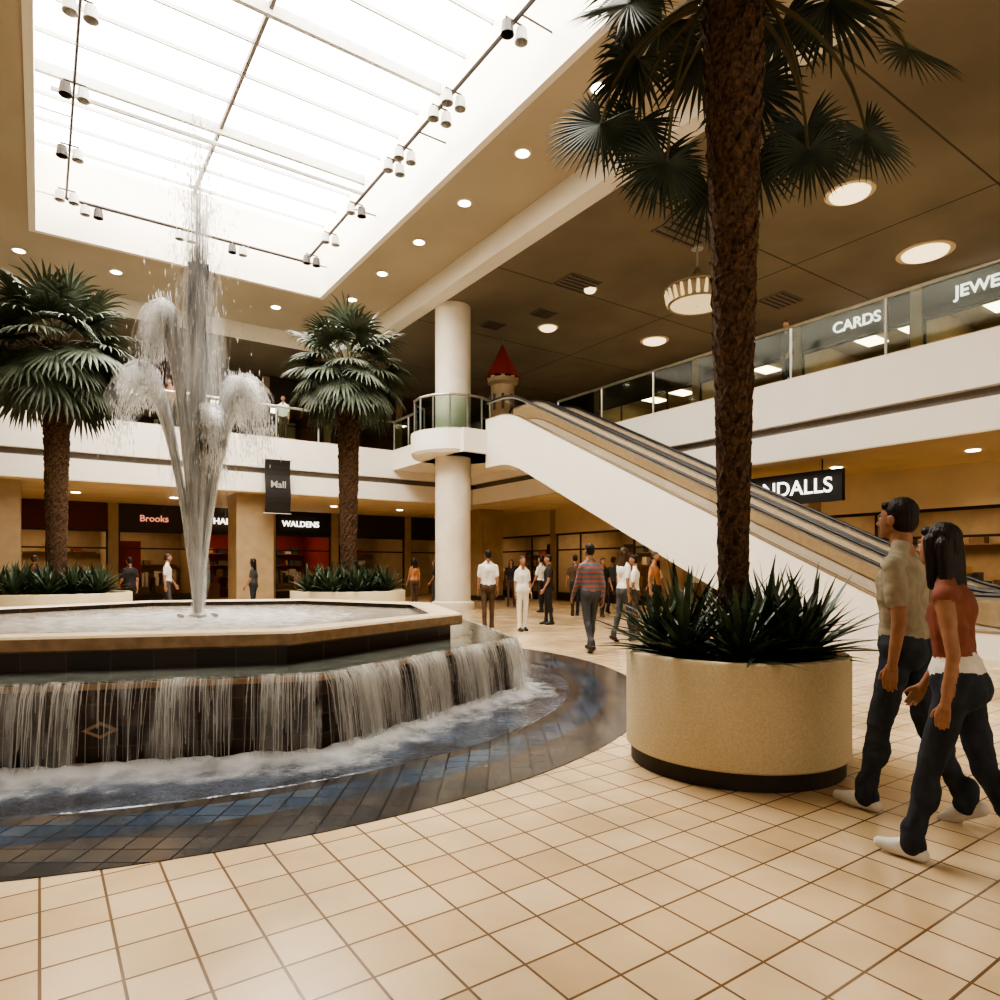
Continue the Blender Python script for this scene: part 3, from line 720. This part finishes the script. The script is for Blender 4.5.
# foam ring
vs=[]; fs=[]; fa=[]; NA,NR=480,18
def octr(a,Rr):
    t=(a-A0)%(math.pi/4)-math.pi/8; return Rr*math.cos(math.pi/8)/math.cos(t)
for i in range(NA):
    a=2*math.pi*i/NA
    r0=octr(a,RO-0.02); wdt=0.80+0.18*noise.noise(Vector((math.cos(a)*3,math.sin(a)*3,0)))-0.26*max(0,math.cos(a+0.3))
    for j in range(NR+1):
        f=j/NR; r=min(4.49,r0+wdt*f) if j<NR else min(4.50,r0+wdt); x,y=r*math.cos(a),r*math.sin(a)
        nz=noise.noise(Vector((x*7,y*7,1)))*0.5+noise.noise(Vector((x*19,y*19,4)))*0.35
        bumpz=math.exp(-((f-0.20)/0.2)**2)
        z=0.012+0.055*bumpz*(1+nz)+0.02*(1-f)*max(0,nz)
        vs.append((x,y,max(0.010,z))); fa.append(0.70*(1-f)**0.9+0.25*bumpz)
for i in range(NA):
    for j in range(NR):
        a=i*(NR+1)+j; c=((i+1)%NA)*(NR+1)+j; fs.append((a,a+1,c+1,c))
attrobj('foam',vs,fs,fa,'foam',fo)
b=MB(); b.lathe([(3.7,0.008),(4.48,0.008),(4.50,0.004)],'floorwater',96); b.obj('splash_pool',parent=fo)
b=MB(); b.lathe([(4.50,0.005),(4.62,0.005)],'darktile',128); b.lathe([(4.62,0.005),(4.92,0.005)],'skyrefl',128); b.lathe([(4.92,0.005),(5.34,0.005),(5.34,0.0)],'darktile',128); b.obj('paving_ring',loc=(FX,FY,0))

# ------------------------------------------------------------------ people
def shirtmat(name,c,c2=None,stripe=False):
    if not stripe: return mat(name,c,0.8,col2=c2,nscale=14,bump=0.4,bscale=9,stretch=(1,1,0.6))
    m,nt,bs=new_mat(name); tc=nt.nodes.new('ShaderNodeTexCoord'); w=nt.nodes.new('ShaderNodeTexWave'); w.bands_direction='Z'; w.inputs['Scale'].default_value=4.0
    nt.links.new(tc.outputs['Object'],w.inputs['Vector']); rp=nt.nodes.new('ShaderNodeValToRGB'); rp.color_ramp.interpolation='CONSTANT'
    rp.color_ramp.elements[0].color=c4(c); rp.color_ramp.elements[1].position=0.5; rp.color_ramp.elements[1].color=c4(c2)
    nt.links.new(w.outputs['Fac'],rp.inputs['Fac']); nt.links.new(rp.outputs['Color'],bs.inputs['Base Color']); bs.inputs['Roughness'].default_value=0.8; return m
SKIN=mat('skin',(0.40,0.215,0.135),0.55,col2=(0.34,0.175,0.105),nscale=20)
HAIRD=mat('hair_dark',(0.018,0.010,0.007),0.5,nscale=60,stretch=(1,1,0.12),bump=0.6,bscale=70); HAIRB=mat('hair_brown',(0.07,0.035,0.018),0.5,nscale=60)
LIP=mat('lips',(0.32,0.12,0.09),0.5); EYE=mat('eye_white',(0.65,0.62,0.58),0.3); IRIS=mat('iris',(0.03,0.018,0.01),0.2)
SHOEW=mat('shoe_white',(0.74,0.71,0.65),0.5); SHOED=mat('shoe_dark',(0.03,0.02,0.016),0.4)
def sdf(P,pr):
    if pr[0]=='c':
        a=np.array(pr[1]);bb=np.array(pr[2]);ab=bb-a;t=np.clip(((P-a)@ab)/max(1e-9,ab@ab),0,1)
        return np.linalg.norm(P-a-t[:,None]*ab,axis=1)-(pr[3]+(pr[4]-pr[3])*t)
    c=np.array(pr[1]);r=np.array(pr[2]); return (np.linalg.norm((P-c)/r,axis=1)-1)*r.min()
def remesh(name,prims,voxel,mats,parent,smooth=3,folds=0.0,skintag=2):
    b=MB()
    for pr in prims:
        if pr[0]=='c': b.cone(pr[1],pr[2],pr[3],pr[4])
        else: b.ell(pr[1],pr[2])
    me=b.mesh('tmp'); o=bpy.data.objects.new('tmp',me); COL.objects.link(o)
    md=o.modifiers.new('r','REMESH'); md.mode='VOXEL'; md.voxel_size=voxel; md.use_smooth_shade=True
    ms=o.modifiers.new('s','SMOOTH'); ms.iterations=smooth; ms.factor=0.5
    dg=bpy.context.evaluated_depsgraph_get(); dg.update()
    me2=bpy.data.meshes.new_from_object(o.evaluated_get(dg)); me2.name=name
    bpy.data.objects.remove(o)
    me2.materials.clear()
    for mt in mats: me2.materials.append(mt)
    n=len(me2.polygons); P=np.zeros(n*3); me2.polygons.foreach_get('center',P); P=P.reshape(-1,3)
    D=np.stack([sdf(P,pr) for pr in prims]); idx=np.argmin(D,axis=0); tags=np.array([pr[-1] for pr in prims])[idx]
    me2.polygons.foreach_set('material_index',tags.astype(np.int32)); me2.shade_smooth()
    if folds>0:
        cloth=np.zeros(len(me2.vertices),dtype=bool)
        for p,tg in zip(me2.polygons,tags):
            if tg!=skintag:
                for vi in p.vertices: cloth[vi]=True
        nrm=[v.normal.copy() for v in me2.vertices]
        for i,v in enumerate(me2.vertices):
            if cloth[i]:
                c=v.co; q=noise.noise(Vector((c.x*9,c.y*9,c.z*17+c.x*10)))+0.5*noise.noise(Vector((c.x*22+5,c.y*22,c.z*38)))
                v.co=c+nrm[i]*(folds*q+folds*0.5)
    me2.update()
    o2=bpy.data.objects.new(name,me2); COL.objects.link(o2); o2.parent=parent; return o2
def person(name,x,y,heading,H=1.75,stride=0.0,arm=0.3,female=False,shirt=None,pants=None,shoe=SHOED,hair=HAIRD,longhair=False,sleeve=0,vox=0.02,z=0.0,lead=1,head_yaw=0,waist=None,armpose=None,lean=0.0,head_tilt=0.0,folds=0.0):
    s=H/1.75; e=empty(name,(x,y,z),heading)
    mats=[shirt,pants,SKIN,waist or pants]
    sw=0.168 if not female else 0.142; hw=0.085
    def leg(side):
        fr = (side==lead)
        th=stride*0.5 if fr else -stride*0.42; kb= stride*0.15 if fr else stride*0.6
        hip=Vector((side*hw,0,0)); kn=hip+Vector((side*0.005,math.sin(th),-math.cos(th)))*0.43
        an=kn+Vector((0,math.sin(th-kb),-math.cos(th-kb)))*0.41
        return hip,kn,an,th-kb,fr
    legs=[leg(-1),leg(1)]
    low=min(l[2].z-(0.085 if l[4] or stride<0.2 else 0.12) for l in legs); hz=-low
    pr=[]
    def V(p): return tuple((p[0]*s,p[1]*s,p[2]*s))
    def C(a,b_,ra,rb,tag): pr.append(('c',V(a),V(b_),ra*s,rb*s,tag))
    def E(c,r,tag): pr.append(('e',V(c),(r[0]*s,r[1]*s,r[2]*s),tag))
    hipw=0.112 if not female else 0.114
    C((-0.062,0,hz+0.03),(0.062,0,hz+0.03),hipw,hipw,1)
    E((-.06,-.05,hz+0.0),(0.082,0.085,0.10),1); E((.06,-.05,hz+0.0),(0.082,0.085,0.10),1)
    for (hip,kn,an,ang,fr) in legs:
        h=Vector((hip.x,hip.y,hz)); k=Vector((kn.x,kn.y,kn.z+hz)); a=Vector((an.x,an.y,an.z+hz))
        C(h,k,0.083,0.059,1); C(k,a,0.057,0.046,1); m_=k.lerp(a,0.3)-Vector((0,0.018,0)); E(m_,(0.053,0.056,0.12),1)
        C(a+Vector((0,0,0.08)),a+Vector((0,0,-0.01)),0.052,0.060,1)
    ly=lambda zz: lean*(zz)
    wr=0.10 if not female else 0.081
    def T(p): return (p[0],p[1]+ly(p[2]),p[2]+hz)
    C(T((-.045,0,.13)),T((.045,0,.13)),wr+0.005,wr+0.005,0)
    C(T((-.045,0,.09)),T((.045,0,.09)),hipw*0.98,hipw*0.98,0 if not waist else 3)
    for sd in (-1,1):
        C(T((sd*.05,0,.16)),T((sd*.075,0,.38)),wr,0.103 if not female else 0.086,0)
        C(T((sd*.06,-.01,.46)),T((sd*(sw-.015),-.01,.465)),0.07,0.058,0)
        C(T((sd*.10,-.01,.50)),T((sd*.03,-.005,.565)),0.045,0.045,0)
        if female: E(T((sd*.055,.050,.36)),(0.050,0.046,0.052),0)
    E(T((0,-.02,.40)),(0.13,0.10,0.13),0)
    C(T((0,-.01,.50)),T((0,.01,.64)),0.056,0.050,2)
    hands=[]
    for sd in (-1,1):
        sh=Vector(T((sd*sw,-.01,.465)))
        if armpose and sd in armpose: d1,d2=[Vector(q).normalized() for q in armpose[sd]]
        else:
            sg_=-1 if sd==lead else 1
            a1=arm*sg_*0.8; d1=Vector((sd*0.13,math.sin(a1),-math.cos(a1))).normalized(); a2=a1+0.25+abs(arm)*0.3; d2=Vector((sd*0.02,math.sin(a2),-math.cos(a2))).normalized()
        el=sh+d1*0.29; wrp=el+d2*0.25
        f=0.9 if not female else 0.74
        C(sh,el,0.056*f,0.044*f,0 if sleeve>=0 else 2); C(el,wrp,0.043*f,0.028*f,0 if sleeve==1 else 2)
        if sleeve<=0: C(sh+d1*0.06,el,0.052*f,0.045*f,2)
        if sleeve==0: C(sh,sh+d1*0.19,0.064*f,0.062*f,0)
        if sleeve==1: C(el,wrp-d2*.02,0.05*f,0.040*f,0)
        hands.append((sd,wrp,d2))
    remesh('body',pr,vox,mats,e,3,folds)
    for sd,w,d in hands:
        hp=[]; n=Vector((-sd,0,0)); n=(n-d*n.dot(d)).normalized(); sdv=d.cross(n).normalized()
        if sdv.y<0: sdv=-sdv
        k=s*(0.98 if not female else 0.87)
        P=lambda a,bb,c: tuple((w*s)+ (d*a+sdv*bb+n*c)*k)
        hp.append(('c',P(-0.03,0,0),P(0.015,0,0),0.026*k,0.024*k,0))
        for q,(bb,l) in enumerate([(0.030,0.070),(0.010,0.080),(-0.010,0.074),(-0.029,0.058)]):
            hp.append(('c',P(0.01,bb*0.6,0),P(0.085-abs(bb)*0.2,bb,0.0),0.015*k,0.012*k,0))
            c0=(0.085-abs(bb)*0.2,bb,0.0); ang=0.25
            for sg2,fr in enumerate((0.45,0.32,0.25)):
                c1=(c0[0]+l*fr*math.cos(ang),c0[1],c0[2]+l*fr*math.sin(ang)); hp.append(('c',P(*c0),P(*c1),(0.0095-0.001*sg2)*k,(0.0087-0.001*sg2)*k,0)); c0=c1; ang+=0.38
        hp.append(('c',P(0.02,0.02,0.004),P(0.055,0.050,0.014),0.014*k,0.011*k,0)); hp.append(('c',P(0.055,0.050,0.014),P(0.088,0.060,0.022),0.0105*k,0.008*k,0))
        remesh('hand_left' if sd<0 else 'hand_right',hp,0.0038 if vox<0.015 else 0.007,[SKIN],e,2)
    for (hip,kn,an,ang,fr) in legs:
        a=Vector((an.x,an.y,an.z+hz)); pitch = 0 if (stride<0.2) else (0.12 if fr else -0.45)
        def F(yy,zz): return Vector((a.x,a.y+yy*math.cos(pitch)-zz*math.sin(pitch),a.z+yy*math.sin(pitch)+zz*math.cos(pitch)))
        prs=[('c',V(F(-0.045,-0.045)),V(F(0.07,-0.05)),0.040*s,0.040*s,0),('c',V(F(0.07,-0.05)),V(F(0.15,-0.058)),0.043*s,0.030*s,0),('c',V(F(-0.02,-0.03)),V(F(0.0,0.01)),0.042*s,0.045*s,0),('c',V(F(0,-0.01)),V(F(0.09,-0.045)),0.04*s,0.035*s,0)]
        remesh('shoe',prs,max(0.008,vox*0.6),[shoe],e,2)
    hc=Vector(T((0,0.02,0.725)))*s
    he=empty('head',tuple(hc),head_yaw,e); he.rotation_euler=(head_tilt,0,head_yaw)
    q=s*0.95
    hp=[('e',(0,-0.012*q,0.02*q),(0.074*q,0.094*q,0.098*q),0),('e',(0,0.02*q,-0.02*q),(0.064*q,0.070*q,0.085*q),0),('e',(0,0.038*q,-0.075*q),(0.046*q,0.046*q,0.040*q),0),
        ('c',(0,0.082*q,0.012*q),(0,0.104*q,-0.024*q),0.008*q,0.012*q,0),('c',(-0.010*q,0.092*q,-0.028*q),(0.010*q,0.092*q,-0.028*q),0.008*q,0.008*q,0),
        ('c',(-0.03*q,0.078*q,0.026*q),(0.03*q,0.078*q,0.026*q),0.010*q,0.010*q,0),('c',(-0.016*q,0.081*q,-0.056*q),(0.016*q,0.081*q,-0.056*q),0.006*q,0.006*q,1),
        ('c',(-0.014*q,0.079*q,-0.063*q),(0.014*q,0.079*q,-0.063*q),0.007*q,0.007*q,1),
        ('e',(-0.076*q,-0.005*q,-0.012*q),(0.010*q,0.020*q,0.032*q),0),('e',(0.076*q,-0.005*q,-0.012*q),(0.010*q,0.020*q,0.032*q),0),
        ('c',(0,-0.03*q,-0.06*q),(0,-0.035*q,-0.13*q),0.052*q,0.052*q,0)]
    remesh('face',hp,0.005 if vox<0.015 else 0.009,[SKIN,LIP],he,2)
    b=MB()
    for sd in (-1,1): b.ell((sd*0.029*q,0.074*q,0.004*q),(0.014*q,0.012*q,0.008*q),EYE,10,8); b.ell((sd*0.029*q,0.084*q,0.004*q),(0.006*q,0.003*q,0.006*q),IRIS,8,6)
    b.obj('eyes',parent=he)
    hr=[('e',(0,-0.028*q,0.034*q),(0.081*q,0.094*q,0.094*q),0),('e',(0,-0.045*q,-0.01*q),(0.076*q,0.072*q,0.085*q),0),('c',(-0.036*q,0.040*q,0.078*q),(0.036*q,0.040*q,0.078*q),0.026*q,0.026*q,0)]
    if longhair:
        for xx in (-0.065,-0.03,0.0,0.03,0.065): hr.append(('c',(xx*q,-0.06*q,0.0),(xx*1.25*q,(-0.09-0.02*(1-abs(xx)/0.065))*q,-0.36*q),0.040*q,0.020*q,0))
        for sd in (-1,1): hr.append(('c',(sd*0.066*q,0.008*q,0.025*q),(sd*0.080*q,-0.01*q,-0.22*q),0.032*q,0.020*q,0))
    remesh('hair',hr,0.006 if vox<0.015 else 0.012,[hair],he,4,0.002 if (vox<0.015) else 0)
    return e
JEAN=shirtmat('jeans_dark',(0.020,0.024,0.034),(0.040,0.048,0.066)); JEAN2=shirtmat('jeans_blue',(0.028,0.035,0.048),(0.050,0.060,0.078))
TAN=shirtmat('shirt_tan',(0.42,0.37,0.28),(0.32,0.28,0.205)); REDT=shirtmat('top_rust',(0.29,0.105,0.07),(0.22,0.075,0.05)); WHT=shirtmat('cloth_white',(0.78,0.75,0.68),(0.70,0.66,0.59))
STR=shirtmat('shirt_striped',(0.40,0.14,0.10),(0.12,0.16,0.20),True); BRN=shirtmat('trousers_brown',(0.11,0.065,0.04)); GRY=shirtmat('trousers_grey',(0.08,0.08,0.085)); DRK=shirtmat('cloth_dark',(0.03,0.025,0.025)); ORG=shirtmat('cloth_orange',(0.45,0.20,0.09))
rad=math.radians
person('walking_man',2.30,3.78,rad(40),1.80,stride=0.46,arm=0.22,shirt=TAN,pants=JEAN2,shoe=SHOEW,hair=HAIRD,sleeve=0,vox=0.010,lead=-1,head_yaw=rad(-6),folds=0.007,lean=0.03,
       armpose={1:((0.35,-0.25,-0.9),(0.15,0.15,-0.95))})
person('walking_woman',2.16,3.13,rad(44),1.62,stride=0.52,arm=0.22,female=True,shirt=REDT,pants=JEAN,shoe=SHOEW,hair=HAIRD,longhair=True,sleeve=-1,vox=0.009,lead=-1,waist=WHT,head_yaw=rad(-14),folds=0.005,lean=0.10)
person('standing_man',-0.27,15.0,rad(10),1.80,stride=0.12,arm=0.1,shirt=WHT,pants=BRN,sleeve=0)
person('standing_woman',0.50,14.8,rad(-160),1.66,stride=0.1,arm=0.1,female=True,shirt=WHT,pants=WHT,hair=HAIRB,sleeve=0)
person('striped_shirt_man',1.50,11.1,rad(20),1.80,stride=0.4,arm=0.3,shirt=STR,pants=GRY,sleeve=1,lead=1)
ppl=[(1.2,16.5,100,DRK,DRK),(2.35,12.6,-60,WHT,GRY),(2.75,13.6,80,WHT,BRN),(3.6,15.5,-120,ORG,DRK),(-2.9,22.5,40,ORG,BRN),(2.9,18.8,200,DRK,DRK),(2.2,19.5,10,BRN,DRK),(0.4,24.0,170,DRK,BRN),
 (-10.2,18.3,60,DRK,DRK),(-9.3,18.6,-70,WHT,GRY),(-7.2,19.4,90,GRY,JEAN),(-12.6,18.0,20,BRN,DRK),(-9.0,20,150,ORG,DRK),(-2.4,24.5,90,DRK,GRY),(1.3,21,50,WHT,DRK),(3.5,20.5,-50,GRY,DRK),(4.1,17.5,30,WHT,JEAN)]
for i,(x,y,h,a,c) in enumerate(ppl):
    person('shopper',x,y,rad(h),1.72+0.06*math.sin(i*2.3),stride=0.3 if i%2 else 0.1,arm=0.25,female=(i%3==1),shirt=a,pants=c,longhair=(i%3==1),vox=0.024,hair=HAIRB if i%2 else HAIRD)
for (u,v,h,a,c) in [(15.3,3.7,120,WHT,GRY),(15.4,9.6,100,DRK,DRK),(9.5,24.0,170,DRK,DRK),(7.2,24.1,190,WHT,BRN),(3.5,24.0,160,ORG,DRK)]:
    x,y=uv2w(u,v); person('balcony_visitor',x,y,rad(h),1.74,stride=0.1,arm=0.1,shirt=a,pants=c,vox=0.024,z=zr)

# ------------------------------------------------------------------ lights
def spot(name,u,v,z,pw,size=2.4,col=(1,0.80,0.54),r=0.3):
    l=bpy.data.lights.new(name,'SPOT'); l.energy=pw; l.spot_size=size; l.spot_blend=0.8; l.color=col; l.shadow_soft_size=r
    o=bpy.data.objects.new(name,l); COL.objects.link(o); x,y=uv2w(u,v); o.location=(x,y,z); return o
for v in (0,6,12,18): spot('soffit_lamp',16.6,v,3.9,200,2.6,r=0.15)
for u in (-5,1,7,13): spot('soffit_lamp',u,26.5,3.9,150,2.6,r=0.15)
for x,y in [(11.7,18.3),(5.9,25.4),(8.1,15.4)]:
    u,v=w2uv(x,y); spot('dome_lamp',u,v,ZR-0.15,600,2.6)
w=bpy.data.worlds.new('world'); SC.world=w; w.use_nodes=True
bg=w.node_tree.nodes['Background']; bg.inputs[0].default_value=(1.0,0.88,0.70,1); bg.inputs[1].default_value=0.8

# ------------------------------------------------------------------ camera
cam=bpy.data.cameras.new('camera'); co=bpy.data.objects.new('camera',cam); COL.objects.link(co)
co.location=(0,0,1.4); co.rotation_euler=(math.radians(90),0,0); cam.sensor_width=36; cam.lens=23.94; cam.shift_y=0.068; cam.clip_end=200
SC.camera=co
try:
    SC.view_settings.view_transform='AgX'; SC.view_settings.look='AgX - High Contrast'
except Exception as ex: print(ex)
